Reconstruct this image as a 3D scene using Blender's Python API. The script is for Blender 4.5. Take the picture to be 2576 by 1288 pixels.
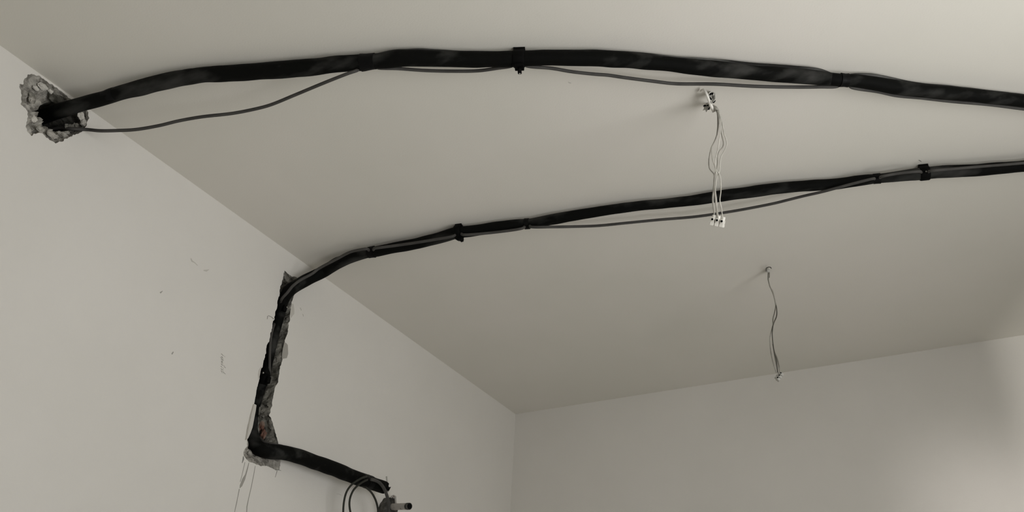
import bpy, math, random
from mathutils import Vector, Matrix, noise
from mathutils.geometry import tessellate_polygon

C = bpy.context.scene
for o in list(bpy.data.objects): bpy.data.objects.remove(o)
random.seed(4)

# ------------------------------------------------------------------ camera
# world: x = away from the left wall, y = 0 at the back wall (room at y<0), z up
F = 2200.0; CX = 1288.0; CY = 644.0
W = Matrix(((0.87115917, -0.21574192, -0.44106363),
            (0.48803294,  0.47908386,  0.72959064),
            (0.05390318, -0.85084316,  0.52264746)))
CAM = Vector((1.67909083, -2.88319858, 1.45))
H = 2.75
cd = bpy.data.cameras.new('camera'); cam = bpy.data.objects.new('camera', cd)
C.collection.objects.link(cam); C.camera = cam
cd.sensor_width = 36; cd.lens = F / 2576 * 36; cd.clip_start = 0.02
right, down, fwd = W.col[0], W.col[1], W.col[2]
m3 = Matrix((right, -down, -fwd)).transposed()
cam.matrix_world = Matrix.Translation(CAM) @ m3.to_4x4()

# ------------------------------------------------------------------ world, lights, exposure
wd = bpy.data.worlds.new('world'); C.world = wd; wd.use_nodes = True
bg = wd.node_tree.nodes['Background']
bg.inputs[0].default_value = (0.80, 0.86, 0.92, 1); bg.inputs[1].default_value = 0.6
RX = 2.6; RY = -4.4            # right wall, front wall
WY0, WY1, WZ0, WZ1 = -2.88, -1.4, 0.9, 2.38   # window opening in the right wall

def light(name, kind, loc, target, energy, color=(1, 1, 1), **kw):
    d = bpy.data.lights.new(name, kind); d.energy = energy; d.color = color
    for k, v in kw.items(): setattr(d, k, v)
    o = bpy.data.objects.new(name, d); C.collection.objects.link(o); o.location = loc
    o.rotation_euler = (Vector(target) - Vector(loc)).to_track_quat('-Z', 'Y').to_euler()
    return o
# daylight entering by the window
light('window_daylight', 'AREA', (RX + 0.16, (WY0 + WY1) / 2, (WZ0 + WZ1) / 2), (0, (WY0 + WY1) / 2, (WZ0 + WZ1) / 2 ),
      29.5, (1.0, 0.99, 0.98), shape='RECTANGLE', size=WY1 - WY0 - 0.1, size_y=1.3)
# added lamp low outside brightens the ceiling; sunlit ground shines past the far jamb
light('added_ceiling_fill', 'AREA', (RX + 0.9, (WY0 + WY1) / 2 + 0.2, 0.3), (1.6, -1.5, H), 47, (1.0, 0.99, 0.98), shape='RECTANGLE', size=1.6, size_y=1.0)  # added area lamp, unseen, lifts the ceiling near the window
light('sunlit_ground', 'AREA', (3.50, -4.78, 0.5), (1.9, 0, 2.5), 66, (1.0, 0.97, 0.93), shape='DISK', size=0.07)
# added spot lamp outside the window, throws a soft patch on the back wall
light('added_wall_spot', 'SPOT', (3.6, -3.2, 0.5), (1.68, 0, 2.15), 280, (1.0, 0.94, 0.92), spot_size=0.15, spot_blend=1.0, shadow_soft_size=0.12)
C.view_settings.view_transform = 'Standard'; C.view_settings.look = 'None'
C.view_settings.gamma = 1; C.view_settings.use_curve_mapping = False
C.view_settings.exposure = 0.0

# ------------------------------------------------------------------ pixel -> point on a real plane
def ray(px, py): return W @ Vector(((px - CX) / F, (py - CY) / F, 1.0))
def ceil(px, py, dz=0.0): r = ray(px, py); return CAM + r * ((H - dz - CAM.z) / r.z)
def wal(px, py, dx=0.0): r = ray(px, py); return CAM + r * ((dx - CAM.x) / r.x)
def bak(px, py, dy=0.0): r = ray(px, py); return CAM + r * ((dy - CAM.y) / r.y)
def plumb(p0):
    """vertical plane through p0 that faces the camera; returns px,py,offset towards camera -> point"""
    n = Vector((CAM.x - p0.x, CAM.y - p0.y, 0)).normalized()
    def f(px, py, off=0.0):
        r = ray(px, py); return CAM + r * (((p0 + n * off) - CAM).dot(n) / r.dot(n))
    return f
def depth(p): return (p - CAM).dot(fwd)
def rad(p, wpx): return wpx * 0.5 * depth(p) / F

# ------------------------------------------------------------------ materials
def mat(name, col, rough=0.8, metal=0.0, spec=0.5, noise_scale=None, col2=None, lo=0.4, hi=0.6,
        bump=None, bump_scale=200, bump_dist=0.001, detail=4, stretch=None):
    m = bpy.data.materials.new(name); m.use_nodes = True
    nt = m.node_tree; b = nt.nodes['Principled BSDF']
    b.inputs['Base Color'].default_value = (*col, 1)
    b.inputs['Roughness'].default_value = rough; b.inputs['Metallic'].default_value = metal
    b.inputs['Specular IOR Level'].default_value = spec
    tc = nt.nodes.new('ShaderNodeTexCoord')
    if noise_scale:
        n = nt.nodes.new('ShaderNodeTexNoise'); n.inputs['Scale'].default_value = noise_scale
        n.inputs['Detail'].default_value = detail
        src = tc.outputs['Object']
        if stretch:
            mp = nt.nodes.new('ShaderNodeMapping'); mp.inputs['Scale'].default_value = stretch
            nt.links.new(src, mp.inputs['Vector']); src = mp.outputs[0]
        nt.links.new(src, n.inputs['Vector'])
        r = nt.nodes.new('ShaderNodeValToRGB'); r.color_ramp.elements[0].position = lo; r.color_ramp.elements[1].position = hi
        r.color_ramp.elements[0].color = (*col, 1); r.color_ramp.elements[1].color = (*col2, 1)
        nt.links.new(n.outputs['Fac'], r.inputs['Fac']); nt.links.new(r.outputs[0], b.inputs['Base Color'])
    if bump:
        n2 = nt.nodes.new('ShaderNodeTexNoise'); n2.inputs['Scale'].default_value = bump_scale; n2.inputs['Detail'].default_value = 3
        nt.links.new(tc.outputs['Object'], n2.inputs['Vector'])
        bp = nt.nodes.new('ShaderNodeBump'); bp.inputs['Strength'].default_value = bump; bp.inputs['Distance'].default_value = bump_dist
        nt.links.new(n2.outputs['Fac'], bp.inputs['Height']); nt.links.new(bp.outputs[0], b.inputs['Normal'])
    return m
PAINT = (0.74, 0.715, 0.655)
M = {
 'wall': mat('wall_paint', (0.728, 0.708, 0.662), 0.9, spec=0.2, noise_scale=2.2, col2=(0.752, 0.731, 0.686), bump=0.35, bump_scale=260, bump_dist=0.0012),
 'ceiling': mat('ceiling_paint', (0.725, 0.705, 0.64), 0.9, spec=0.2, noise_scale=1.6, col2=(0.755, 0.728, 0.668), bump=0.22, bump_scale=240, bump_dist=0.001),
 'floor': mat('screed', (0.42, 0.41, 0.38), 0.85, noise_scale=3, col2=(0.48, 0.46, 0.43)),
 'foam': mat('black_foam', (0.0025, 0.0027, 0.0022), 0.75, spec=0.10, noise_scale=13, col2=(0.040, 0.040, 0.037), lo=0.50, hi=0.70, bump=0.5, bump_scale=60, bump_dist=0.002, stretch=(0.5, 1.6, 1.6)),
 'foam2': mat('lighter_black_foam', (0.010, 0.010, 0.009), 0.7, spec=0.2, noise_scale=9, col2=(0.10, 0.10, 0.095), lo=0.46, hi=0.66, bump=0.5, bump_scale=60, bump_dist=0.002, stretch=(0.5, 1.5, 1.5)),  # lighter foam for the thin sleeves
 'tape': mat('black_tape', (0.003, 0.003, 0.003), 0.55, spec=0.12, bump=0.6, bump_scale=120, bump_dist=0.001),
 'rubber': mat('clamp_rubber', (0.0022, 0.0022, 0.002), 0.7, spec=0.08),
 'steel': mat('zinc_steel', (0.55, 0.54, 0.50), 0.35, metal=0.9),
 'cable': mat('grey_cable', (0.055, 0.053, 0.049), 0.6, spec=0.2, noise_scale=30, col2=(0.072, 0.069, 0.064)),
 'cabledark': mat('dark_cable', (0.026, 0.027, 0.021), 0.6, spec=0.25),
 'plaster': mat('broken_plaster', (0.20, 0.19, 0.165), 0.95, spec=0.1, noise_scale=55, col2=(0.52, 0.50, 0.45), lo=0.36, hi=0.66, bump=1.0, bump_scale=110, bump_dist=0.006, detail=6),
 'cement': mat('rough_cement', (0.075, 0.072, 0.060), 0.95, spec=0.1, noise_scale=42, col2=(0.33, 0.32, 0.28), lo=0.36, hi=0.70, bump=1.0, bump_scale=90, bump_dist=0.006, detail=6),
 'chip': mat('plaster_chip', (0.60, 0.58, 0.53), 0.9, spec=0.2, bump=0.6, bump_scale=90, bump_dist=0.003),
 'brick': mat('brick', (0.13, 0.06, 0.04), 0.9, noise_scale=50, col2=(0.22, 0.155, 0.12), bump=1, bump_scale=90, bump_dist=0.004),
 'scuff': mat('scuff', (0.36, 0.345, 0.31), 0.9),
 'scuff_faint': mat('faint_scuff', (0.56, 0.54, 0.49), 0.9),
 'pencil': mat('pencil', (0.24, 0.235, 0.215), 0.9),
 'white': mat('white_plastic', (0.78, 0.76, 0.70), 0.35, spec=0.5),
 'greyplastic': mat('grey_white_plastic', (0.50, 0.49, 0.45), 0.4),
 'wire': mat('white_wire', (0.52, 0.505, 0.45), 0.5, noise_scale=26, col2=(0.70, 0.68, 0.62)),
 'wiregrey_shade': mat('grey_shaded_wire', (0.20, 0.19, 0.16), 0.5, noise_scale=22, col2=(0.38, 0.365, 0.32)),  # grey with shade painted in, for white wires and their sheaths
 'wiredark': mat('dark_wire', (0.06, 0.056, 0.045), 0.5),
 'dark': mat('dark_hole', (0.004, 0.004, 0.004), 0.9, spec=0.1),
 'hose': mat('drain_hose', (0.42, 0.40, 0.37), 0.5, noise_scale=70, col2=(0.16, 0.13, 0.115), lo=0.56, hi=0.64),
 'grommet': mat('dirty_fitting', (0.018, 0.018, 0.015), 0.6, noise_scale=60, col2=(0.10, 0.092, 0.08), lo=0.45, hi=0.7),
 'frame': mat('window_frame_white', (0.8, 0.8, 0.78), 0.4),
}
gm = bpy.data.materials.new('window_glass'); gm.use_nodes = True
nt = gm.node_tree; nt.nodes.clear()
out = nt.nodes.new('ShaderNodeOutputMaterial'); tr = nt.nodes.new('ShaderNodeBsdfTransparent'); gl = nt.nodes.new('ShaderNodeBsdfGlossy')
mx = nt.nodes.new('ShaderNodeMixShader'); mx.inputs[0].default_value = 0.06; gl.inputs['Roughness'].default_value = 0.02
nt.links.new(tr.outputs[0], mx.inputs[1]); nt.links.new(gl.outputs[0], mx.inputs[2]); nt.links.new(mx.outputs[0], out.inputs[0])
M['glass'] = gm

# ------------------------------------------------------------------ object helpers
def obj(name, verts, faces, m, parent=None, smooth=True):
    me = bpy.data.meshes.new(name); me.from_pydata([tuple(v) for v in verts], [], faces)
    me.validate(); me.update()
    me.materials.append(M[m] if isinstance(m, str) else m)
    if smooth:
        for p in me.polygons: p.use_smooth = True
    o = bpy.data.objects.new(name, me); C.collection.objects.link(o)
    if parent:
        o.parent = parent
        o.matrix_parent_inverse = parent_world(parent).inverted()
    return o
def parent_world(p):
    return Matrix.Translation(root_loc[p.name]) if p.name in root_loc else Matrix.Identity(4)
root_loc = {}
def thing(name, label, cat, loc, group=None):
    o = bpy.data.objects.new(name, None); C.collection.objects.link(o); o.location = loc; o.empty_display_size = 0.05
    root_loc[o.name] = Vector(loc)
    return tag(o, label, cat, group)
def tag(o, label, cat, group=None):
    o['label'] = label; o['category'] = cat
    if group: o['group'] = group
    return o
def struct(o, label=None, cat=None):
    o['kind'] = 'structure'
    if label: o['label'] = label
    if cat: o['category'] = cat
    return o

def box_geo(c, ax, ay, az, sx, sy, sz):
    c = Vector(c); V = []
    for i in (-1, 1):
        for j in (-1, 1):
            for k in (-1, 1): V.append(c + ax * (i * sx / 2) + ay * (j * sy / 2) + az * (k * sz / 2))
    Fc = [(0, 1, 3, 2), (4, 6, 7, 5), (0, 4, 5, 1), (2, 3, 7, 6), (0, 2, 6, 4), (1, 5, 7, 3)]
    return V, Fc
def merge(*gs):
    V = []; Fc = []
    for v, f in gs:
        n = len(V); V += list(v); Fc += [tuple(i + n for i in q) for q in f]
    return V, Fc
XA, YA, ZA = Vector((1, 0, 0)), Vector((0, 1, 0)), Vector((0, 0, 1))
def bevel(o, w=0.001, seg=2):
    md = o.modifiers.new('bevel', 'BEVEL'); md.width = w; md.segments = seg; md.limit_method = 'ANGLE'
    return o

def catmull(pts, vals, step=0.006):
    """resample a polyline of points and a list of tuples of values"""
    n = len(pts); P = []; R = []
    for i in range(n - 1):
        p0, p1, p2, p3 = pts[max(i - 1, 0)], pts[i], pts[i + 1], pts[min(i + 2, n - 1)]
        L = (p2 - p1).length; k = max(1, int(L / step))
        d1 = max((p1 - p0).length, 1e-6) ** 0.5; d2 = max(L, 1e-6) ** 0.5; d3 = max((p3 - p2).length, 1e-6) ** 0.5
        if i == 0: m1 = (p2 - p1)
        else: m1 = ((p1 - p0) / d1 - (p2 - p0) / (d1 + d2) + (p2 - p1) / d2) * d2
        if i == n - 2: m2 = (p2 - p1)
        else: m2 = ((p2 - p1) / d2 - (p3 - p1) / (d2 + d3) + (p3 - p2) / d3) * d2
        for j in range(k):
            t = j / k
            P.append(p1 * (2 * t**3 - 3 * t**2 + 1) + m1 * (t**3 - 2 * t**2 + t) + p2 * (-2 * t**3 + 3 * t**2) + m2 * (t**3 - t**2))
            R.append(vals[i] * (1 - t) + vals[i + 1] * t)
    P.append(pts[-1]); R.append(vals[-1])
    return P, R
def sweep(P, R, seg=20, wob=0.0, ws=30, cap=True, seed=0.0, flat=1.0):
    n = len(P); V = []; Fc = []
    T = [(P[min(i + 1, n - 1)] - P[max(i - 1, 0)]).normalized() for i in range(n)]
    u = T[0].orthogonal().normalized()
    if abs(T[0].dot(ZA)) < 0.9: u = (ZA - T[0] * ZA.dot(T[0])).normalized()
    for i in range(n):
        u = (u - T[i] * u.dot(T[i])).normalized(); v = T[i].cross(u)
        for k in range(seg):
            a = 2 * math.pi * k / seg
            d = u * math.cos(a) * flat + v * math.sin(a)
            r = R[i]
            if wob: r *= 1 + wob * noise.noise((P[i] + d * R[i]) * ws + Vector((seed, 0, 0)))
            V.append(P[i] + d * r)
    for i in range(n - 1):
        for k in range(seg):
            k2 = (k + 1) % seg
            Fc.append((i * seg + k, i * seg + k2, (i + 1) * seg + k2, (i + 1) * seg + k))
    if cap:
        Fc.append(tuple(range(seg))[::-1]); Fc.append(tuple((n - 1) * seg + k for k in range(seg)))
    return V, Fc
def tube(pts, rs, step=0.006, **kw):
    if not isinstance(rs, (list, tuple)): rs = [rs] * len(pts)
    P, R = catmull(pts, list(rs), step); return sweep(P, R, **kw)
def cyl(a, b, r, r2=None, seg=20):
    return sweep([a, b], [r, r if r2 is None else r2], seg=seg)

# ------------------------------------------------------------------ broken outlines in the left wall (y,z)
hole_px = [(58,206),(62,197),(72,188),(83.5,187),(97,191),(109,197),(124,210),(134,215),(144,223),(155,230),(167,240),
 (182,253),(205,268),(222,281),(223,299),(215.5,321),(206,331.5),(186,340),(171,346),(155,356),(140,359),(128,354),(116.5,346),
 (107,336),(99,335),(85,337),(78,342),(68,330.5),(66,317),(68,304),(71,292),(66,274),(53,263.5),(53,251),(54,228),(48,218),(50,212),(59,211)]
groove_px = [(716,681),(727,691),(735,696),(747,697),(752,710),(748,730),(742,739),(738,747),(733.5,764),(731,780),(729,797),(729,808),
 (726,814),(724,832),(724,836),(719,848),(716,862),(714,875),(712,890),(710.5,907),
 (705.6,919),(702,941),(699,964),(691.6,974),(687,1000),(684,1020),(679,1040),(677,1045),(683,1054),(690,1078),(696,1100),(701,1118),
 (705,1140),(706,1159),(703,1181),(694,1183),(672,1172),(656,1172),(636,1165),(625,1161),(612.5,1145),(612.5,1136),(618,1126),(622,1122),
 (621.5,1107),(627,1089),(633,1069),(637,1045),(639,1018),(643.5,994),(648,969),(652,955),(654,935),(660.5,923),(662,913),(669,888),
 (670,871),(678,856),(680,839),(684,829),(685,824),(686,810),(690,803),(691,795),(692,785),(697,775),(698,755),(703,745),(705,722),
 (709,715),(710,706),(713,692)]
def ring_yz(px): return [Vector((0, wal(*p).y, min(wal(*p).z, H - 0.004))) for p in px]
def resample(poly, n):
    L = [0]; k = len(poly)
    for i in range(k): L.append(L[-1] + (poly[(i + 1) % k] - poly[i]).length)
    outp = []
    j = 0
    for i in range(n):
        s = L[-1] * i / n
        while L[j + 1] < s: j += 1
        t = (s - L[j]) / max(L[j + 1] - L[j], 1e-9)
        outp.append(poly[j].lerp(poly[(j + 1) % k], t))
    return outp
def jag(poly, amp, sc, seed):
    n = len(poly); o2 = []
    for i, p in enumerate(poly):
        t = (poly[(i + 1) % n] - poly[i - 1]).normalized(); nn = Vector((0, t.z, -t.y))
        q = p + nn * amp * noise.noise(p * sc + Vector((seed, 0, 0))); q.z = min(q.z, H - 0.003); o2.append(q)
    return o2
def area(poly):
    return sum(poly[i].y * poly[(i + 1) % len(poly)].z - poly[(i + 1) % len(poly)].y * poly[i].z for i in range(len(poly))) / 2
def inward(poly, win=3):
    n = len(poly); s = 1 if area(poly) > 0 else -1; res = []
    for i in range(n):
        t = (poly[(i + win) % n] - poly[i - win]).normalized(); res.append(Vector((0, -t.z, t.y)) * s)
    return res
HOLE = jag(resample(ring_yz(hole_px), 190), 0.0028, 160, 3)
GROOVE = jag(resample(ring_yz(groove_px), 420), 0.0022, 170, 9)

# ------------------------------------------------------------------ setting
def slab_with_holes():
    t = 0.34
    y0, y1, z0, z1 = RY, 0.0, 0.0, H
    outer = [Vector((0, y0, z0)), Vector((0, y1, z0)), Vector((0, y1, z1)), Vector((0, y0, z1))]
    polys = [outer, HOLE, GROOVE]; flatp = [v for p in polys for v in p]
    tris = tessellate_polygon([[Vector((p.y, p.z, 0)) for p in pl] for pl in polys])
    V = [v.copy() for v in flatp]; Fc = []
    for a, b, c in tris:
        nrm = (V[b] - V[a]).cross(V[c] - V[a])
        Fc.append((a, b, c) if nrm.x > 0 else (a, c, b))
    n = len(V)
    V += [Vector((-t, p.y, p.z)) for p in outer]
    Fc += [(n, n + 3, n + 2, n + 1), (0, n, n + 1, 1), (1, n + 1, n + 2, 2), (2, n + 2, n + 3, 3), (3, n + 3, n, 0)]
    return V, Fc
wl = struct(obj('wall_left', *slab_with_holes(), 'wall', smooth=False), 'off-white painted left wall with a broken hole and a chased groove', 'wall')
def slab(name, a, b, m, label, cat):
    c = (Vector(a) + Vector(b)) / 2; s = Vector(b) - Vector(a)
    return struct(obj(name, *box_geo(c, XA, YA, ZA, s.x, s.y, s.z), m, smooth=False), label, cat)
slab('wall_back', (0, 0, 0), (RX, 0.2, H), 'wall', 'plain off-white back wall at the far end of the ceiling', 'wall')
slab('wall_front', (0, RY - 0.2, 0), (RX, RY, H), 'wall', 'plain off-white wall behind the viewer', 'wall')
slab('ceiling', (-0.34, RY - 0.2, H), (RX + 0.2, 0.2, H + 0.2), 'ceiling', 'matt off-white ceiling carrying both black pipes', 'ceiling')
slab('floor', (-0.34, RY - 0.2, -0.15), (RX + 0.2, 0.2, 0), 'floor', 'bare grey screed floor', 'floor')
def bx(a, b):
    c = (Vector(a) + Vector(b)) / 2; s = Vector(b) - Vector(a); return box_geo(c, XA, YA, ZA, s.x, s.y, s.z)
g = merge(bx((RX, RY, 0), (RX + 0.2, WY0, H)), bx((RX, WY1, 0), (RX + 0.2, 0, H)), bx((RX, WY0, 0), (RX + 0.2, WY1, WZ0)), bx((RX, WY0, WZ1), (RX + 0.2, WY1, H)))
struct(obj('wall_right', *g, 'wall', smooth=False), 'off-white right wall with the window opening', 'wall')
fx0, fx1 = RX + 0.03, RX + 0.09
fr = merge(bx((fx0, WY0, WZ0), (fx1, WY0 + 0.06, WZ1)), bx((fx0, WY1 - 0.06, WZ0), (fx1, WY1, WZ1)),
           bx((fx0, WY0 + 0.06, WZ0), (fx1, WY1 - 0.06, WZ0 + 0.06)), bx((fx0, WY0 + 0.06, WZ1 - 0.06), (fx1, WY1 - 0.06, WZ1)))
wn = struct(obj('window_1', *fr, 'frame', smooth=False), 'white framed window in the right wall', 'window')
ym = (WY0 + WY1) / 2
obj('mullion', *bx((fx0, ym - 0.03, WZ0 + 0.06), (fx1, ym + 0.03, WZ1 - 0.06)), 'frame', wn, smooth=False)
obj('window_pane', *bx((fx0 + 0.025, WY0 + 0.06, WZ0 + 0.06), (fx0 + 0.031, WY1 - 0.06, WZ1 - 0.06)), 'glass', wn, smooth=False)

# ---- broken hole by the ceiling: sloping crater, then a dark bore
def crater():
    inner_px = [(92,270),(90,283),(97,300),(109,314),(123,326),(150,333),(180,330),(200,318),(207,302),(202,285),(184,266),(160,257),(135,255),(112,258)]
    inner = resample([wal(p[0], p[1], -0.035) for p in inner_px], 260)
    c = sum(inner, Vector()) / len(inner)
    V = []; Fc = []; n = len(HOLE); K = 14
    match = []
    for p in HOLE:
        a = math.atan2(p.z - c.z, p.y - c.y)
        match.append(min(inner, key=lambda q: abs((math.atan2(q.z - c.z, q.y - c.y) - a + math.pi) % (2 * math.pi) - math.pi)))
    for k in range(K + 1):
        t = k / K
        for i, p in enumerate(HOLE):
            q = match[i]
            x = -0.035 * (t ** 0.7)
            v = Vector((x, p.y + (q.y - p.y) * t, p.z + (q.z - p.z) * t))
            if 0 < k: v += Vector((1.0, 0.5, 0.5)) * 0.011 * min(1, t * 3) * noise.fractal(v * 55 + Vector((7, 0, 0)), 0.8, 2.1, 4)
            v.x = min(v.x, -0.0006 * (k > 0)); v.z = min(v.z, H - 0.003)
            V.append(v)
    for k in range(K):
        for i in range(n):
            j = (i + 1) % n; Fc.append((k * n + i, k * n + j, (k + 1) * n + j, (k + 1) * n + i))
    return V, Fc, V[K * n:(K + 1) * n], c
V, Fc, rim, cc = crater()
hl = obj('broken_hole', V, Fc, 'plaster', wl, smooth=False)
hl['label'] = 'grey crumbling crater broken through the plaster under the ceiling edge'
V = []; Fc = []; n = len(rim)
for k, (x, s) in enumerate([(-0.035, 1.0), (-0.07, 0.97), (-0.12, 0.95), (-0.2, 0.9), (-0.31, 0.85)]):
    for p in rim:
        v = Vector((p.x if k == 0 else x, cc.y + (p.y - cc.y) * s, cc.z + (p.z - cc.z) * s))
        if k: v += Vector((0, 1, 1)) * 0.004 * noise.noise(v * 60)
        V.append(v)
for k in range(4):
    for i in range(n):
        j = (i + 1) % n; Fc.append((k * n + i, k * n + j, (k + 1) * n + j, (k + 1) * n + i))
Fc.append(tuple(4 * n + i for i in range(n)))
obj('bore', V, Fc, 'cement', wl, smooth=False)
# loose lumps of plaster left in the crater
def lump(name, c, r, m, parent, seed=0, sq=(1, 1, 1)):
    V = []; Fc = []; A, B = 16, 22; r = r * 0.88
    V.append(Vector(c) + Vector((0, 0, r * sq[2])))
    for i in range(1, A):
        th = math.pi * i / A
        for j in range(B):
            ph = 2 * math.pi * j / B
            d = Vector((math.sin(th) * math.cos(ph), math.sin(th) * math.sin(ph), math.cos(th)))
            rr = r * (1 + 0.5 * noise.noise(d * 1.4 + Vector((seed * 3.7, 1, 2))) + 0.16 * noise.fractal(d * 4 + Vector((seed, 5, 2)), 0.8, 2.0, 3))
            V.append(Vector(c) + Vector((d.x * sq[0], d.y * sq[1], d.z * sq[2])) * rr)
    V.append(Vector(c) - Vector((0, 0, r * sq[2])))
    for j in range(B): Fc.append((0, 1 + j, 1 + (j + 1) % B))
    for i in range(A - 2):
        for j in range(B):
            a = 1 + i * B + j; b = 1 + i * B + (j + 1) % B; Fc.append((a, a + B, b + B, b))
    L = len(V) - 1; s = 1 + (A - 2) * B
    for j in range(B): Fc.append((L, s + (j + 1) % B, s + j))
    return obj(name, V, Fc, m, parent, smooth=False)
for i, (px, py, dx, r, m, sq) in enumerate([(108,218,-0.012,0.010,'chip',(.6,1.2,.8)), (90,222,-0.010,0.007,'chip',(.6,1.1,.7)), (128,228,-0.016,0.007,'chip',(.6,1,1.2)),
        (204,292,-0.008,0.010,'chip',(.5,1,1)), (210,308,-0.008,0.010,'plaster',(.6,.9,1.1)), (140,245,-0.022,0.016,'cement',(.6,1.5,1)),
        (82,250,-0.010,0.009,'plaster',(.6,1,1.3)), (80,240,-0.010,0.008,'cement',(.6,1,1)), (190,318,-0.018,0.009,'cement',(.7,1,1)), (175,322,-0.02,0.010,'cement',(.7,1.2,1)),
        (86,300,-0.010,0.008,'chip',(.5,1,1)), (100,325,-0.010,0.009,'plaster',(.5,1.2,.9)), (130,340,-0.010,0.010,'plaster',(.5,1.4,.8)), (160,340,-0.012,0.010,'plaster',(.5,1.4,.7))]):
    lump('plaster_lump', wal(px, py, dx), r, m, hl, i, sq)

# ---- chased groove
def groove():
    n = len(GROOVE); inw = inward(GROOVE, 8); K = 7; V = []; Fc = []
    zb = wal(650, 1118).z; zt = wal(716, 715).z
    for k in range(K + 1):
        t = k / K
        for i, p in enumerate(GROOVE):
            ins = 0.006
            if p.z < zb: ins += min(1, (zb - p.z) / 0.02) * 0.030
            if p.z > zt: ins += min(1, (p.z - zt) / 0.012) * 0.016
            if inw[i].y < -0.3: ins += 0.010
            sh = min(1, max(0, (zb - p.z) / 0.02)); v = p + inw[i] * ins * t; v.x = -(0.055 - 0.033 * sh) * t
            if k: v += Vector((0.6, 1, 1)) * 0.0055 * noise.fractal(v * 60 + Vector((3, 0, 0)), 0.8, 2.1, 4)
            v.x = min(v.x, -0.0004 * (k > 0)); V.append(v)
    for k in range(K):
        for i in range(n):
            j = (i + 1) % n; Fc.append((k * n + i, k * n + j, (k + 1) * n + j, (k + 1) * n + i))
    # floor of the groove
    ys = [p.y for p in GROOVE]; zs = [p.z for p in GROOVE]; y0, y1, z0, z1 = min(ys) - .02, max(ys) + .02, min(zs) - .02, min(max(zs) + .02, H)
    a, b = 34, 110; s = len(V)
    for i in range(b + 1):
        for j in range(a + 1):
            v = Vector((-0.050, y0 + (y1 - y0) * j / a, z0 + (z1 - z0) * i / b))
            v.x += 0.012 * noise.fractal(v * 45, 0.8, 2.1, 4); V.append(v)
    for i in range(b):
        for j in range(a):
            q = s + i * (a + 1) + j; Fc.append((q, q + 1, q + a + 2, q + a + 1))
    return V, Fc
gv = obj('chased_groove', *groove(), 'cement', wl, smooth=False)
gv.data.materials.append(M['plaster'])
for p_ in gv.data.polygons:
    if p_.index < 420 * 7 and (p_.center.z < wal(650, 1124).z or p_.center.z > wal(716, 712).z): p_.material_index = 1
gv['label'] = 'rough dark groove cut down the wall for the lower pipe'
for i, (px, py, dx, r, m, sq) in enumerate([(659,1064,-0.030,0.013,'brick',(.6,.7,1.8)), (663,1092,-0.026,0.011,'brick',(.6,.8,1.2)), (650,1035,-0.036,0.014,'cement',(.6,.8,1.6)), (672,1060,-0.036,0.010,'plaster',(.5,.6,1.6)), (650,1075,-0.036,0.009,'cement',(.5,.7,1.6)), (645,1052,-0.034,0.009,'cement',(.5,.7,1.6)),
        (690,880,-0.022,0.010,'plaster',(.5,.6,1.6)), (694,925,-0.022,0.012,'plaster',(.5,.7,2.0)), (704,855,-0.022,0.008,'brick',(.5,.6,1.5)), (686,985,-0.03,0.012,'plaster',(.5,.6,2.0)),
        (680,1160,-0.010,0.014,'plaster',(.5,1.4,.7)), (650,1152,-0.012,0.008,'plaster',(.5,1.4,.6)), (628,1140,-0.012,0.007,'plaster',(.4,1,1)), (712,830,-0.02,0.008,'plaster',(.5,.7,1.8)), (668,1150,-0.014,0.008,'brick',(.5,1.2,.7)),
        (676,1110,-0.03,0.010,'cement',(.6,1,1.4)), (722,700,-0.012,0.009,'plaster',(.5,1,1))]):
    lump('rubble_lump', wal(px, py, dx), r, m, gv, i + 40, sq)
# flake of paint lifting at the groove's edge and bare patches beside it
def plate(name, pts_px, m, parent, th=0.0012, lift=0.0, plane=wal):
    base = [plane(x, y, 0.0) for x, y in pts_px]
    nrm = XA if plane is wal else -ZA if plane is ceil else -YA
    top = [p + nrm * (th + lift * (i % 2)) for i, p in enumerate(base)]
    n = len(base); tris = tessellate_polygon([top])
    V = [p + nrm * -0.0002 for p in base] + top
    Fc = [(a + n, b + n, c + n) for a, b, c in tris] + [(i, (i + 1) % n, (i + 1) % n + n, i + n) for i in range(n)]
    return obj(name, V, Fc, m, parent, smooth=False)
f = plate('paint_flake', [(636,1017),(641,1020),(639,1035),(636,1050),(633,1066),(631,1076),(626,1090),(620,1103),(616,1107),(619,1090),(624,1065),(629,1042),(633,1028)], 'chip', wl, 0.006)
f['label'] = 'pale paint flake lifting along the groove'
plate('bare_patch', [(715,861),(720,863.5),(723.5,868),(724.5,890),(721,901),(709,903),(709.5,889),(711.5,876)], 'scuff', wl, 0.0008)
plate('bare_patch', [(655,925),(658,922),(655,934),(652,950),(650,955),(649,942),(651,931)], 'scuff_faint', wl, 0.0008)
plate('bare_patch', [(733,764),(738,765),(740,778),(740,790),(738,792),(732,800),(730,790)], 'scuff_faint', wl, 0.0006)

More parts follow.
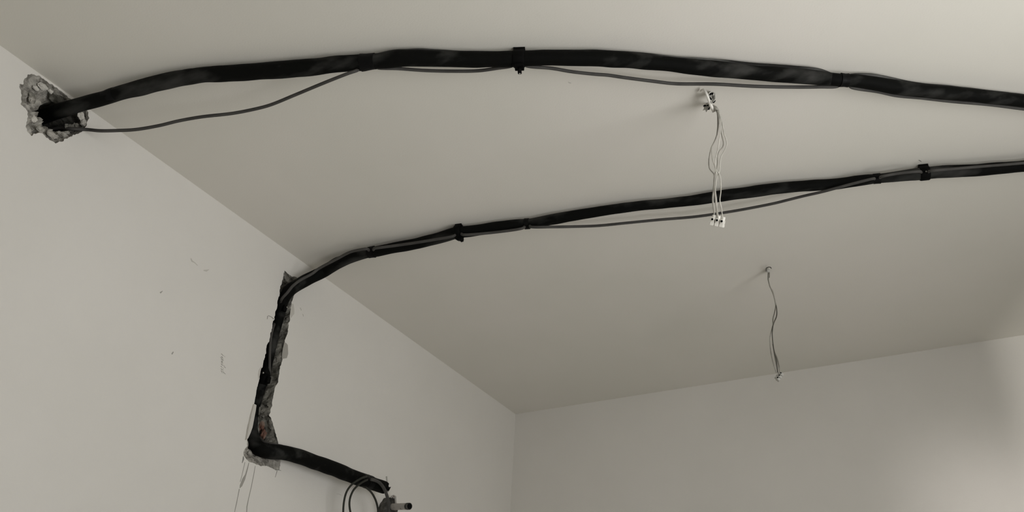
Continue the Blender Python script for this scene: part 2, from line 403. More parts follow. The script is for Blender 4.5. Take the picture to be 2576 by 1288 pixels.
# thin scratches and marks on the wall
def stroke(name, pts_px, wpx, m, plane=wal, th=0.0005, parent=None):
    L, Rr = [], []
    n = len(pts_px)
    for i, (x, y) in enumerate(pts_px):
        x0, y0 = pts_px[max(i - 1, 0)]; x1, y1 = pts_px[min(i + 1, n - 1)]
        d = math.hypot(x1 - x0, y1 - y0); nx, ny = -(y1 - y0) / d, (x1 - x0) / d
        w = (wpx[i] if isinstance(wpx, list) else wpx) / 2
        L.append((x + nx * w, y + ny * w)); Rr.append((x - nx * w, y - ny * w))
    return plate(name, L + Rr[::-1], m, parent or wl, th, plane=plane)
S = stroke
S('scratch', [(637,1017),(633,1032),(628,1052),(622,1078),(617,1106)], [1, 2, 1.8, 2, 1], 'pencil')  # dark line along the left edge of the flake
S('scratch', [(612,1148),(612,1155),(609,1165)], [2, 3.5, 1], 'pencil')
S('scratch', [(616,1163),(612,1180),(608,1198),(604,1212)], 1.2, 'scuff')
S('scratch', [(626,1164),(622,1180),(618,1194),(613,1205),(606,1222),(603,1228)], [1.5, 2.5, 3, 7, 6, 1], 'scuff')
S('scratch', [(602,1230),(597,1255),(595,1265),(590,1288),(588,1300)], [2, 1.4, 2, 1.2, 1.2], 'scuff')
S('scratch', [(642,1172),(638,1195),(632,1225),(625,1255),(621,1275),(620,1300)], [1, 1.5, 1.6, 1.6, 2.4, 1.2], 'scuff')
S('scratch', [(697,1184),(694,1195),(692,1201)], [1.8, 1.2, .8], 'scuff')
S('scratch', [(695,1183),(701,1182),(707,1184)], [1, 2, .6], 'pencil')
S('pencil_mark', [(689,803),(682,797),(675,794),(673,796),(672,803)], [2.4, 2, 1.4, 2, 1.4], 'scuff')
S('scuff_mark', [(755,774),(757,778),(758,781)], 2.2, 'scuff_faint')
S('scuff_mark', [(761,790),(763,793),(763,796)], 1.8, 'scuff_faint')
S('scuff_mark', [(403,737),(405,735),(409,732)], [4, 3, 1], 'scuff')
S('scuff_mark', [(432,891),(434,888),(436,885)], [3, 3, 2], 'scuff')
S('scuff_mark', [(480,650),(483,657),(490,661),(497,668)], [2, 3.5, 2, 1], 'scuff_faint')
S('scuff_mark', [(512,680),(519,681),(526,678)], [2, 5, 1], 'scuff_faint')
S('scuff_mark', [(847,1242),(853,1243),(859,1246)], 1, 'scuff_faint')
for i in range(26):
    t = i / 25; x = 560 + random.uniform(-5, 5) + 2 * t; y = 890 + 50 * t
    S('scuff_mark', [(x - random.uniform(1, 3), y - 1), (x, y), (x + random.uniform(1, 2), y + random.uniform(1, 2.5))], random.uniform(0.8, 2.0), 'scuff' if i % 3 else 'scuff_faint')
S('scuff_mark', [(1429,206),(1433,208),(1437,209)], [2, 3, 1], 'scuff_faint', ceil, parent=bpy.data.objects['ceiling'])
S('scuff_mark', [(2311,402.5),(2315,404.5),(2318,406.5)], [1.5, 2, 1], 'pencil', ceil, parent=bpy.data.objects['ceiling'])

# ------------------------------------------------------------------ upper pipe
def P(plane, lst, off):
    """lst of (px,py,width,offset?)"""
    pts = []; rs = []
    for q in lst:
        p = plane(q[0], q[1], q[3] if len(q) > 3 else off); pts.append(p); rs.append(rad(p, q[2]))
    return pts, rs
a1, b1 = P(wal, [(124,288,38,-0.05)], 0)
a1 = [a1[0] + Vector((-0.16, -0.012, -0.012)), a1[0] + Vector((-0.06, -0.006, -0.004))] + a1; b1 = b1 * 3
a2, b2 = P(ceil, [(190,266,38,.050),(223,257,37,.045),(260,247,34,.040),(297,235,35,.035),(340,224,38,.030),(400,209,41,.027),(500,190,39),(600,183,41),(700,176,43),(800,167,43),(870,160,41),
  (905,158,42),(940,154,39),(965,152,40),(1000,147,42),(1050,146,42),(1100,147,41),(1200,149,41),(1300,148,40),(1350,146,39),(1450,146,40),(1500,147,41),(1600,153,40),(1700,163,39),
  (1800,173,40),(1900,183,37),(2000,190,39),(2060,196,37),(2090,199,31),(2125,202,28),(2150,203,32),(2200,210,36),(2250,219,37),(2300,226,34),(2400,235,34),(2500,246,32),(2576,255,31),(2760,278,31)], .025)
upper_pts, upper_rs = a1 + a2, b1 + b2
up = thing('insulated_pipe', 'thick black foam-wrapped pipe along the ceiling, the upper one entering the broken hole', 'pipe', ceil(1300, 148, 0.0), 'black insulated pipes')
obj('foam_sleeve', *tube(upper_pts, upper_rs, seg=28, wob=0.10, ws=22), 'foam', up)
top = [(300,217),(340,204),(400,187),(500,170),(600,162),(700,154),(800,146),(870,141),(905,141),(935,139),(960,131),(1000,124),(1050,122),(1100,124),(1150,127),(1250,129),(1300,129),(1350,126),(1450,125),
 (1500,125),(1600,131),(1700,141),(1800,148),(1900,158),(2000,165),(2060,172),(2092,184),(2125,188),(2150,184),(2200,186),(2250,196),(2300,206),(2400,216),(2500,228),(2576,237),(2760,260)]
pts = [ceil(x, y + 7.5, 0.014) for x, y in top]
ts = obj('thin_foam_sleeve', *tube(pts, [rad(p, 15) for p in pts], seg=16, wob=0.14, ws=26, seed=5), 'foam2', up)
ts['label'] = 'thinner lighter foam tube behind the thick one'
def sub(pts, rs, xa, xb, k, flat=1.0, wob=0.03, n=5, plane=None):
    """collar that follows a swept path between two pixel columns"""
    Pp, Rr = catmull(pts, rs, 0.003)
    sel = []
    for p, r in zip(Pp, Rr):
        d = p - CAM; c = W.transposed() @ d; x = c.x / c.z * F + CX
        if xa <= x <= xb: sel.append((p, r))
    PP = [s[0] for s in sel]; RR = [s[1] * k for s in sel]
    return PP, RR
def collar(name, pts, rs, xa, xb, k, m, parent, wob=0.05, seg=28):
    PP, RR = sub(pts, rs, xa, xb, k)
    PP = [PP[0]] + PP + [PP[-1]]; RR = [RR[0] / k * 0.9] + RR + [RR[-1] / k * 0.9]
    d0 = (PP[2] - PP[1]).normalized() * 1e-4
    PP[0] = PP[1] - d0; PP[-1] = PP[-2] + d0
    return obj(name, *sweep(PP, RR, seg=seg, wob=wob, ws=60), m, parent, smooth=False)
t = collar('tape_wrap', upper_pts, upper_rs, 907, 944, 1.05, 'tape', up)
t = collar('tape_wrap', upper_pts, upper_rs, 262, 292, 1.04, 'tape', up)
t = collar('cable_tie', upper_pts, upper_rs, 2112, 2137, 1.22, 'tape', up)

# ------------------------------------------------------------------ lower pipe
g1 = [(2760,402,31),(2576,418,29),(2450,428,31),(2350,434,31),(2300,439,30),(2230,447,25),(2200,450,24),(2150,456,28),(2100,463,28),(2050,466,28),(1976,472,29),(1850,488,29),(1750,503,27),(1700,509,25),
  (1600,519,25),(1500,533,25),(1400,550,28),(1335,562,25),(1300,565,27),(1250,572,29),(1170,583,29),(1150,585,31),(1100,600,29),(1050,612,28),(1000,622,27),(950,632,27),(925,636,26),(885,647,28,.028),(850,662,30,.032),(815,683,30,.036)]
a, b = P(ceil, g1, .022)
g2 = [(755,713,31,.030),(728,732,31,.010),(713,756,28,-.008),(706,782,25,-.016),(698,815,23,-.019),(690,848,23,-.020),(681,885,23,-.020),(672,920,24,-.020),(665,948,25,-.020),
  (652,985,26,-.034),(642,1020,26,-.042),(636,1055,26,-.042),(635,1085,28,-.036),(641,1113,33,-.022),(656,1130,36,.0),(682,1136,37,.016),(715,1140,37,.028),(750,1148,37,.036),(800,1165,36,.045),(850,1184,35,.052),(900,1203,34,.058),(930,1214,33,.062),(966,1226,31,.066)]
a_, b_ = P(wal, g2, 0)
low_pts, low_rs = a + a_, b + b_
lo = thing('insulated_pipe', 'black foam-wrapped pipe, the lower one, bending down through the wall groove to a cut end', 'pipe', wal(716, 720, 0.0), 'black insulated pipes')
obj('foam_sleeve', *tube(low_pts, low_rs, seg=28, wob=0.09, ws=24, seed=11), 'foam', lo)
top2 = [(2760,393),(2576,405),(2450,414),(2350,420),(2300,427),(2232,436),(2200,441),(2150,445),(2100,452),(2000,458),(1850,476),(1750,492),(1650,503),(1600,508),(1500,521),(1400,538),(1335,552),(1300,554),(1250,559),(1170,571),(1150,573),(1100,587),(1050,601),(1000,613),(950,622)]
pts = [ceil(x, y + 5, 0.012) for x, y in top2]
obj('thin_foam_sleeve', *tube(pts, [rad(p, 12) for p in pts], seg=16, wob=0.12, ws=26, seed=8), 'foam2', lo)
t3 = [(674,1116),(692,1120),(715,1123),(740,1127),(762,1134),(790,1147),(830,1160)]
pts = [wal(x, y + 5, 0.018 + 0.02 * i / 6) for i, (x, y) in enumerate(t3)]
obj('thin_foam_sleeve', *tube(pts, [rad(p, 12) for p in pts], seg=16, wob=0.1, seed=2), 'foam2', lo)
collar('tape_wrap', low_pts, low_rs, 924, 943, 1.06, 'tape', lo) if False else None
# the collars on the ceiling run only (path also passes these columns lower down)
ceil_pts, ceil_rs = a, b
collar('tape_wrap', ceil_pts, ceil_rs, 925, 944, 1.12, 'tape', lo)
collar('cable_tie', ceil_pts, ceil_rs, 1318, 1334, 1.10, 'tape', lo)
collar('tape_wrap', ceil_pts, ceil_rs, 2196, 2217, 1.10, 'tape', lo)
collar('tape_wrap', a_[-7:], b_[-7:], 919, 935, 1.05, 'tape', lo)
# torn open end
pe = a_[-1]; de = (a_[-1] - a_[-2]).normalized(); re = b_[-1]
V = []; Fc = []
uu = de.orthogonal().normalized(); vv = de.cross(uu)
for k, (s, r) in enumerate([(-0.012, 1.02), (0.002, 1.0), (0.002, 0.72), (-0.010, 0.7)]):
    for i in range(28):
        an = 2 * math.pi * i / 28; rr = re * r
        jj = 0.012 * noise.noise(Vector((math.cos(an) * 2, math.sin(an) * 2, 4))) if k in (1, 2) else 0
        V.append(pe + de * (s + jj) + (uu * math.cos(an) + vv * math.sin(an)) * rr)
for k in range(3):
    for i in range(28): Fc.append((k * 28 + i, k * 28 + (i + 1) % 28, (k + 1) * 28 + (i + 1) % 28, (k + 1) * 28 + i))
Fc.append(tuple(84 + i for i in range(28)))
obj('torn_end', V, Fc, 'dark', lo, smooth=False)
fl = [(962,1211),(971,1217),(976,1226),(981,1225),(978,1231),(976,1235),(972,1234),(967,1222)]
fp = [wal(x, y, 0.072) for x, y in fl]; off = XA * 0.004
n = len(fp); tri = tessellate_polygon([fp])
Vv = fp + [p + off for p in fp]; Ff = [tuple(q) for q in tri] + [tuple(i + n for i in q) for q in tri] + [(i, (i + 1) % n, (i + 1) % n + n, i + n) for i in range(n)]
obj('torn_flap', Vv, Ff, 'dark', lo, smooth=False)
w = obj('bare_wire', *tube([wal(972.5, 1199, 0.06), wal(974, 1212, 0.064), wal(976, 1228, 0.068), wal(976, 1236, 0.06)], 0.0026, seg=10), 'greyplastic', lo)
w['label'] = 'short pale wire end poking up from the torn tip'

# ------------------------------------------------------------------ grey control cables
c1 = [(120,318,.0,'w',-.10),(150,321,.0,'w',-.045),(180,324,0,'w',-.008),(219,326,0,'w',.012)]
cp = [wal(x, y, d) for x, y, _, _, d in c1[1:]]; cp = [cp[0] + Vector((-0.10, -0.01, 0.0))] + cp
c1c = [(252,329,.07),(291,328.5,.07),(340,326,.068),(400,316,.064),(450,304,.06),(507,294,.058),(586,285,.056),(647,273,.055),(680,264,.054),(749,236,.053),(819,207,.053),(878,184,.052),(896,178,.046),(910,171,.026),(940,167,.026),(952,171,.032),
 (970,172,.034),(1000,172.5,.030),(1063,177,.030),(1133,179,.030),(1203,178,.030),(1249,172,.033),(1287,166,.034),(1297,160,.026),(1314,160,.026),(1326,166,.034),(1389,172,.032),(1436,180,.030),(1500,187,.030),(1528,189,.030),(1570,195,.030),
 (1640,204,.030),(1698,210.5,.030),(1798,211.6,.030),(1896,217,.030),(1989,219,.030),(2059,218.6,.030),(2107,217,.031),(2115,211,.026),(2134,213,.026),(2141,219,.031),(2209,230.6,.030),(2255,240.5,.030),(2314,246,.030),(2395,255,.030),(2488,263,.030),(2576,274,.030),(2760,295,.030)]
cp += [ceil(x, y, d) for x, y, d in c1c]
cab = obj('control_cable', *tube(cp, [rad(p, 8.6) for p in cp], seg=14, step=0.005), 'cable')
tag(cab, 'thin grey cable sagging beneath the upper black pipe', 'cable', 'thin grey cables')
c2 = [(2760,390),(2576,410),(2442,421),(2342,430),(2334,433,.026),(2320,434,.026),(2311,431.5),(2255.5,437),(2219,444),(2212,448,.024),(2202,450,.024),(2194,450),(2127,467),(2069,482.5),(2022.6,493),(1976,504.6),(1950,511),(1880,525),(1821,535),(1750,545),(1657,553),(1580,560.5),(1502,568),
 (1444,570),(1386,571),(1337,571),(1331,566,.024),(1322,567,.024),(1315,574),(1250,584),(1166,590.5),(1158,586,.024),(1148,587,.024),(1141,593.7),(1083,604.5),(1036,612),(990,618.5),(945,624.5),(938,629,.024),(930,630,.024),(922,626),(904,628.5),(881,634),(850,650)]
def d2(x):
    if 1400 < x < 2050: return 0.034
    return 0.044
cp = [ceil(q[0], q[1], q[2] if len(q) > 2 else d2(q[0])) for q in c2]
cw = [(833,659,.13),(800,677,.10),(786,688,.088),(757,704,.062),(737,719,.044),(723,736,.026),(709,752,.008),(703,775,-.030),(697,800,-.034),(686,826,-.008),(681,850,-.004),(679,880,-.003),(678,905,-.004),(678,925,-.006),(678,938,-.010),
  (674,960,-.03),(664,1000,-.050),(652,1040,-.060),(650,1085,-.055),(662,1110,-.012),(690,1118,.016),(715,1124,.026),(760,1150,.020),(850,1186,.03),(895,1202,.05)]
# coil hanging from the tape, then the strand that drops past the torn end
cc1 = [(922,1199.5,.088),(912,1202,.092),(904,1206,.093),(886,1218,.090),(873.6,1234,.085),(867,1253,.08),(863.5,1288,.075),(868,1330,.07),(885,1362,.066),(908,1372,.064),(932,1358,.066),(947,1325,.07),(951,1288,.075),
  (949.6,1274.7,.077),(944.7,1257.6,.08),(935,1240,.083),(922.6,1228,.086),(906,1221,.05)]
cw_all = [wal(x, y, d) for x, y, d in cw]
cp2 = cp + cw_all[1:]
g_a = tube(cp2, [rad(p, 7.0) for p in cp2], seg=14, step=0.005)
lc = thing('control_cable', 'thin grey cable taped on the lower black pipe and coiled at its cut end', 'cable', wal(1000, 1288, 0), 'thin grey cables')
obj('cable_run', *g_a, 'cable', lc)
pl = [wal(x, y, d) for x, y, d in cc1]
cl = obj('cable_coil', *tube(pl, [rad(p, 5.2) for p in pl], seg=14, step=0.004), 'cabledark', lc)
pl = [wal(x, y, d) for x, y, d in [(924,1207,.092),(915,1211,.094),(904,1218,.094),(896,1225,.092),(888,1235,.089),(881,1252,.085),(879,1268.6,.082),(882,1290,.078),(892,1320,.072),(908,1338,.07),(926,1330,.07),(938,1308,.06)]]
obj('cable_coil', *tube(pl, [rad(p, 5.2) for p in pl], seg=14, step=0.004), 'cabledark', lc)
pl = [wal(x, y, d) for x, y, d in [(932,1206,.088),(943,1208,.092),(953,1213,.095),(960,1220,.096),(966,1229,.094),(971,1240,.088),(975,1253,.08),(977.5,1268,.075),(978,1290,.07),(976,1330,.068)]]
obj('cable_tail', *tube(pl, [rad(p, 8.0) for p in pl], seg=14, step=0.004), 'cable', lc)

# ------------------------------------------------------------------ pipe clamps
def axis_at(pts, rs, x):
    Pp, Rr = catmull(pts, rs, 0.002); best = None
    for i in range(1, len(Pp) - 1):
        c = W.transposed() @ (Pp[i] - CAM); xx = c.x / c.z * F + CX
        if best is None or abs(xx - x) < best[0]: best = (abs(xx - x), Pp[i], (Pp[i + 1] - Pp[i - 1]).normalized(), Rr[i])
    return best[1:]
def clamp(label, pts, rs, xc, width, k, stud_px=None, up_ext=True, screw=None, screw_off=0.0):
    p, d, r = axis_at(pts, rs, xc)
    t = thing('pipe_clamp', label, 'clamp', p, 'black rubber-lined pipe clamps')
    wd_ = width; R = r * k
    side = d.cross(ZA).normalized(); upv = side.cross(d).normalized()
    if upv.z < 0: upv = -upv
    # band: a closed strap with rounded rectangular section round the pipe
    V = []; Fc = []; N = 36
    for i in range(N):
        a_ = 2 * math.pi * i / N; e = side * math.cos(a_) + upv * math.sin(a_)
        for (s, rr) in ((-1, R * 0.93), (-1, R), (-0.8, R * 1.06), (0.8, R * 1.06), (1, R), (1, R * 0.93)):
            V.append(p + d * (s * wd_ / 2) + e * rr)
    for i in range(N):
        j = (i + 1) % N
        for q in range(5): Fc.append((i * 6 + q, i * 6 + q + 1, j * 6 + q + 1, j * 6 + q))
    obj('band', V, Fc, 'rubber', t)
    # hanger block up to the ceiling
    topz = H - 0.0005; c = p + upv * R * 0.9
    if up_ext and topz > c.z:
        obj('hanger_plate', *box_geo((c.x, c.y, (c.z + topz) / 2), Vector((d.x, d.y, 0)).normalized(), Vector((side.x, side.y, 0)).normalized(), ZA, wd_ * 1.0, R * 1.0, topz - c.z), 'rubber', t, smooth=False)
    if stud_px:
        # clamping ears and bolt on the side that faces the far wall
        pl = plumb(p + Vector((0, 0, 0)))
        (ex, ey), (sx, sy), L = stud_px
        q = pl(ex, ey); s2 = pl(sx, sy)
        ax = Vector((d.x, d.y, d.z)).normalized(); dn = (s2 - q); dn = (dn - ax * dn.dot(ax)).normalized(); az = ax.cross(dn)
        ear = bevel(obj('clamp_ear', *box_geo(q, ax, dn, az, wd_ * 0.8, 0.007, 0.016), 'rubber', t, smooth=False), 0.001)
        obj('bolt', *merge(cyl(q - dn * 0.001, s2, 0.0042, 0.004), cyl(s2 - dn * 1e-5, s2 + dn * 0.0015, 0.004, 0.0022)), 'rubber', t)
        obj('bolt_tip', *cyl(s2 + dn * 0.0008, s2 + dn * 0.0022, 0.0021, 0.0015), 'steel', t)
    if screw:
        q = plumb(p)(screw[0], screw[1], R * 1.07)
        n_ = (CAM - q).normalized()
        obj('screw_head', *cyl(q - n_ * 0.002, q + n_ * 0.0022, screw[2], screw[2] * 0.8), 'steel', t)
    return t
clamp('black clamp holding the upper pipe at mid ceiling, small bolt pointing down', upper_pts, upper_rs, 1305, 0.0235, 1.07, ((1306.5, 168.5), (1307.5, 184), 1))
clamp('black clamp on the lower pipe between the wall and the dangling white wires', ceil_pts, ceil_rs, 1153, 0.0185, 1.18, ((1158, 602), (1163, 607), 1))
clamp('black clamp standing proud of the lower pipe near the right edge, bright screw', ceil_pts, ceil_rs, 2326, 0.021, 1.12, None, screw=(2330, 431.5, 0.0018))
clamp('dark clamp around the upper pipe towards the right edge, pinching it narrow', upper_pts, upper_rs, 2101, 0.026, 1.0, None, up_ext=False)
def gclamp(label, x, y, dx, w_, h_, sc):
    p = wal(x, y, dx); t = thing('pipe_clamp', label, 'clamp', p, 'black rubber-lined pipe clamps')
    r = rad(p, w_) ; hh = rad(p, h_)
    # local pipe direction
    Pp, Rr = catmull(a_, b_, 0.003); i = min(range(1, len(Pp) - 1), key=lambda i: (Pp[i] - p).length)
    d = (Pp[i + 1] - Pp[i - 1]).normalized(); pc = Pp[i]
    obj('band', *merge(sweep([pc - d * hh * 1.0001, pc - d * hh, pc + d * hh, pc + d * hh * 1.0001], [r * .8, r, r, r * .8], seg=28)), 'rubber', t)
    q = wal(sc[0], sc[1], dx + r + 0.002); n_ = (CAM - q).normalized()
    b0 = obj('clamp_ear', *box_geo(wal(x + 9, y + 4, dx + 0.012), XA, YA, ZA, 0.010, 0.012, 0.018), 'rubber', t, smooth=False); bevel(b0, 0.001)
    obj('screw_head', *cyl(q - n_ * 0.003, q + n_ * 0.001, 0.0028, 0.002), 'steel', t)
gclamp('black clamp inside the wall groove, halfway down', 665, 952, -0.016, 27, 28, (662, 938))
gclamp('small black clamp at the top of the wall groove with a bright screw', 706, 772, -0.012, 25, 18, (721, 773))

# ------------------------------------------------------------------ hanging ceiling wires
def connector(parent, px_c, pl, ax, ay, az, pole=0.0105, n=3, h=0.020, m='white'):
    """three-pole terminal strip; ax along the strip, az up, ay towards viewer"""
    c = pl(*px_c)
    gs = []
    for i in range(n):
        q = c + ax * ((i - (n - 1) / 2) * pole)
        gs.append(box_geo(q - az * h * 0.18, ax, ay, az, pole * 0.82, 0.014, h * 0.62))
        gs.append(cyl(q + az * h * 0.10, q + az * h * 0.46, pole * 0.42, pole * 0.38, seg=18))
        gs.append(cyl(q + ay * 0.005 + az * h * 0.02, q + ay * 0.0105 + az * h * 0.06, pole * 0.40, pole * 0.36, seg=18))
    gs.append(box_geo(c - az * h * 0.36, ax, ay, az, pole * n * 1.02, 0.010, h * 0.22))
    o = obj('terminal_strip', *merge(*gs), m, parent, smooth=False); bevel(o, 0.0006)
    for i in range(n):
        q = c + ax * ((i - (n - 1) / 2) * pole)
        obj('terminal_hole', *cyl(q + ay * 0.0095 + az * h * 0.03, q + ay * 0.0112 + az * h * 0.06, pole * 0.24, seg=14), 'dark', o)
    return o
p0 = ceil(1794, 267, 0.035)
T = thing('ceiling_wiring', 'long bunch of loose white wires with terminal strip, hanging in front of the lower pipe', 'wires', ceil(1775, 230, 0), 'loose wires hanging from the ceiling')
pl = plumb(p0)
bar = [ceil(1762, 229, 0.004), ceil(1769, 225, 0.010), ceil(1775, 231, 0.018), ceil(1782, 248, 0.028), ceil(1788, 264, 0.036), ceil(1796, 281, 0.044)]
br = obj('mounting_bar', *tube(bar, [rad(p, w_) for p, w_ in zip(bar, (4, 5, 6, 7, 8.5, 8))], seg=16), 'white', T)
br['label'] = 'pale plastic bar slanting out of the ceiling'
obj('cable_sheath', *tube([ceil(1780, 262, 0.0), ceil(1786, 266, 0.02), pl(1794, 268), pl(1800, 271), pl(1805, 279)], 0.0036, seg=12), 'wiregrey_shade', T)
def clip(pxs, m, w_, parent, dz, name='cavity_shade'):
    pts = [ceil(x, y, dz + 0.002 * i) for i, (x, y) in enumerate(pxs)]
    return obj(name, *tube(pts, [rad(p, w_) for p in pts], seg=12), m, parent)
def clip(pxs, m, w_, parent, pln, off, name='cavity_shade'):
    pts = [pln(x, y, off) for x, y in pxs]
    return obj(name, *tube(pts, [rad(p, w) for p, w in zip(pts, w_ if isinstance(w_, list) else [w_] * len(pts))], seg=12), m, parent)
pa = plumb(ceil(1793, 247, 0.022)); pb = plumb(ceil(1776, 272, 0.022))
def chunk(pln, pxs, dep, m):
    fr_ = [pln(x, y, dep / 2) for x, y in pxs]; bk = [pln(x, y, -dep / 2) for x, y in pxs]; n = len(pxs)
    tri = tessellate_polygon([fr_])
    return obj('terminal_block', fr_ + bk, [tuple(q) for q in tri] + [tuple(i + n for i in q) for q in tri] + [(i, (i + 1) % n, (i + 1) % n + n, i + n) for i in range(n)], m, T, smooth=False)
bl = chunk(pa, [(1782,233),(1788,230),(1796,233),(1799,241),(1798,252),(1799,257),(1795,261),(1790,254),(1786,246),(1782,240)], 0.010, 'greyplastic')
clip([(1785,239),(1788,236.5),(1793,235.5),(1797,236)], 'dark', [3.5, 5, 4, 2], bl, pa, 0.0052)  # dark strokes on the face paint in the shade of cavities
clip([(1785,245),(1787,248),(1790,250.5)], 'dark', [3, 5, 3], bl, pa, 0.0052)
clip([(1793,242),(1794,248)], 'wiredark', 2.5, bl, pa, 0.0052)
clip([(1792,258),(1796,257.5),(1799,253)], 'dark', [2, 3.5, 3], bl, pa, 0.0052)
clip([(1783,237),(1786,232.5),(1791,231),(1796,233),(1795,240)], 'white', 2.4, bl, pa, 0.007, 'terminal_clip')
clip([(1797,234),(1799,243),(1799,250),(1794,256)], 'greyplastic', 2.4, bl, pa, 0.007, 'terminal_clip')
bl2 = chunk(pb, [(1769,266),(1775,263.5),(1783,263.5),(1786,270),(1786,276),(1780,277),(1776.5,283),(1774,276.5),(1767.5,278),(1771,272)], 0.009, 'greyplastic')
clip([(1770,267.5),(1773,265.5),(1777,266.5)], 'dark', [4, 5, 3], bl2, pb, 0.0048)  # cavity shade painted on the second block too
clip([(1778.5,266),(1783.5,264)], 'dark', 4, bl2, pb, 0.0048)
clip([(1781.5,275.5),(1783.5,273),(1785.5,270.5)], 'dark', 3, bl2, pb, 0.0048)
obj('cable_sheath', *tube([pl(x, y, 0.0) for x, y in [(1804,276),(1806.5,284),(1807,296),(1806.5,318),(1803.5,340)]], [0.0034, 0.0030, 0.0026, 0.0021, 0.0013], seg=10), 'wiregrey_shade', T)
wires = [  # white wires, two of them painted grey for the shade on them
 ([(1804,277),(1806.5,290),(1806,320),(1803,340),(1797,356),(1790,370),(1785,390),(1783,408),(1785,424),(1790,431),(1796,438),(1796,460),(1794,480),(1792.5,497),(1793,515),(1796,535),(1797,547)], .004, 'wiregrey_shade'),
 ([(1804,277),(1807,292),(1807,315),(1804,338),(1799,352),(1792,368),(1791,385),(1792,398),(1797,415),(1804,430),(1811,442),(1813,455),(1813.5,480),(1811,505),(1815,525),(1817.5,549)], -.004, 'wire'),
 ([(1805,278),(1811,292),(1813.5,310),(1812,330),(1810,350),(1806,375),(1801,400),(1799,415),(1801,430),(1803,442),(1801,460),(1799.5,480),(1802,500),(1804,525),(1807,548)], .009, 'wire'),
 ([(1805,278),(1812,295),(1814,315),(1813.5,330),(1817,345),(1820,360),(1818,370),(1809,381),(1804.5,395),(1805,410),(1803,425),(1797.5,440),(1796,470),(1798,490),(1800,512),(1804,547)], .0, 'wiregrey_shade'),
 ([(1806,278),(1813.5,298),(1818,318),(1822,338),(1827.5,353),(1828,366),(1822,380),(1814,395),(1811.5,412),(1810,430),(1806.5,440),(1802.5,455),(1799,475),(1795,487),(1794,505),(1797,525),(1796.5,547)], -.007, 'wire')]
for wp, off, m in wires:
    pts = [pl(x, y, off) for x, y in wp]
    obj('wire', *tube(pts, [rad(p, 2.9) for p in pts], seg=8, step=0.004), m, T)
vx = (pl(1818, 553) - pl(1794, 548)); ax = vx.normalized(); ay0 = (CAM - pl(1806, 555)).normalized(); az = (ax.cross(ay0)).normalized()
if az.z < 0: az = -az
ay = az.cross(ax).normalized()
if ay.dot(ay0) < 0: ay = -ay
connector(T, (1806, 556), pl, ax, ay, az, pole=(pl(1817.5, 553.5) - pl(1794, 549)).length / 2, h=0.022)

p0 = ceil(1933, 684, 0.012)
T2 = thing('ceiling_wiring', 'short thin white wires in shaded grey hanging lower right, connector over the back wall edge', 'wires', ceil(1933, 684, 0), 'loose wires hanging from the ceiling')
pl = plumb(p0)
hk = thing('ceiling_hook', 'small dark wire hook in the ceiling above the lower right wires', 'hook', ceil(1930, 681, 0))
pts = [ceil(1928.5, 684, -0.004), ceil(1928, 681, 0.008), ceil(1928, 674.5, 0.016), ceil(1933, 672, 0.018), ceil(1937.5, 672, 0.016), ceil(1940, 675, 0.012)]
obj('hook_wire', *tube(pts, [rad(p, 2.4) for p in pts], seg=10), 'wiredark', hk)
obj('plug', *merge(cyl(ceil(1932, 680, -0.002), ceil(1932.5, 681, 0.012), 0.0065, 0.005)), 'greyplastic', hk)
obj('wire_sleeve', *tube([ceil(1933.5, 682, -0.002), pl(1934, 688), pl(1933.5, 698)], 0.0032, seg=10), 'wiregrey_shade', T2)
w2 = [  # white wires with their shade painted in as grey
 ([(1934,688),(1932,702),(1934,710),(1937,722),(1943,731),(1948,748),(1952,767),(1954,780),(1953,796),(1946,813),(1941,830),(1937,849),(1937.5,870),(1941,896),(1946,917),(1953,938)], .003, 'wiregrey_shade', 2.6),
 ([(1934,688),(1933,704),(1935,715),(1940,728),(1945,740),(1949,755),(1951,770),(1948,788),(1944.5,801),(1944.5,822),(1943,841),(1945,867),(1948.5,893),(1952,912),(1957,937)], -.003, 'wiregrey_shade', 2.6),
 ([(1952.5,768),(1954.5,785),(1953.5,797),(1947,812),(1943,828),(1943,850),(1946,875),(1949,892),(1953,905),(1955,922),(1956,937)], .005, 'wiredark', 2.2),
 ([(1944,866),(1948,885),(1955,902),(1959.5,920),(1962,936)], .0, 'wiregrey_shade', 3.0)]
for wp, off, m, w_ in w2:
    pts = [pl(x, y, off) for x, y in wp]
    obj('wire', *tube(pts, [rad(p, w_) for p in pts], seg=8, step=0.004), m, T2)
ax = (pl(1965, 940) - pl(1954, 956)).normalized(); ay0 = (CAM - pl(1959, 947)).normalized(); az = ax.cross(ay0).normalized()
if az.x > 0: az = -az
ay = az.cross(ax).normalized()
if ay.dot(ay0) < 0: ay = -ay
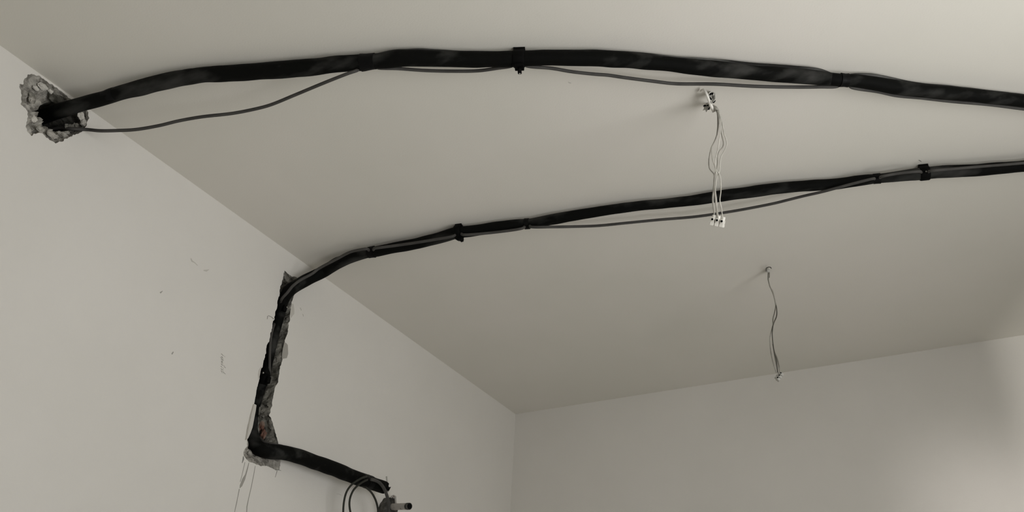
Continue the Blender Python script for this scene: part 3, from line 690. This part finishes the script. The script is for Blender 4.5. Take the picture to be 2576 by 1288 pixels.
connector(T2, (1959, 947), pl, ax, ay, az, pole=0.0078, h=0.016, m='greyplastic')

# ------------------------------------------------------------------ drain hose stub beside the cut end
D = thing('drain_hose', 'short pale hose stub with black mouth, below the cut pipe end', 'hose', wal(985, 1276, 0))
q0 = wal(982, 1275, 0.02); q1 = wal(1030, 1273.5, 0.115)
r = rad(q1, 16.5)
obj('hose_tube', *tube([q0, q0.lerp(q1, .5), q1], r, seg=24, cap=False), 'hose', D)
dd = (q1 - q0).normalized()
obj('hose_lip', *sweep([q1 - dd * 0.012, q1 - dd * 0.0119, q1 - dd * 0.0001, q1], [r * .9, r * 1.05, r * 1.05, r * .86], seg=24, cap=False), 'grommet', D)
obj('hose_mouth', *sweep([q1 - dd * 0.003, q1 - dd * 0.001], [r * 0.9, r * 0.9], seg=24), 'dark', D)
G = thing('wall_fitting', 'dark round dirty fitting on the wall where the hose and the cable meet', 'fitting', wal(980, 1288, 0))
V = []; Fc = []; N = 40
cpx, cpy = 981, 1282
pts = []
for i in range(N):
    an = 2 * math.pi * i / N
    rx, ry = 15.5, 25
    x = cpx + rx * math.cos(an); y = cpy + ry * math.sin(an)
    if -2.0 < (an - 2 * math.pi if an > math.pi else an) < -0.9: y -= 6; x += 2
    pts.append((x, y))
for k, dx in enumerate((0.0, 0.022, 0.030)):
    s = (1.0, 1.0, 0.82)[k]
    for (x, y) in pts:
        v = wal(cpx + (x - cpx) * s, cpy + (y - cpy) * s, 0.02); v.x = dx + 0.003 * noise.noise(v * 80) * (k > 0); V.append(v)
for k in range(2):
    for i in range(N): Fc.append((k * N + i, k * N + (i + 1) % N, (k + 1) * N + (i + 1) % N, (k + 1) * N + i))
Fc.append(tuple(2 * N + i for i in range(N)))
obj('fitting_body', V, Fc, 'grommet', G, smooth=False)
pts = [wal(x, y, 0.034) for x, y in [(985,1250),(990,1248),(994,1250),(995,1260),(996,1270),(993,1284)]]
obj('torn_collar', *tube(pts, [rad(p, 6) for p in pts], seg=10, wob=0.3, ws=120), 'hose', G, smooth=False)
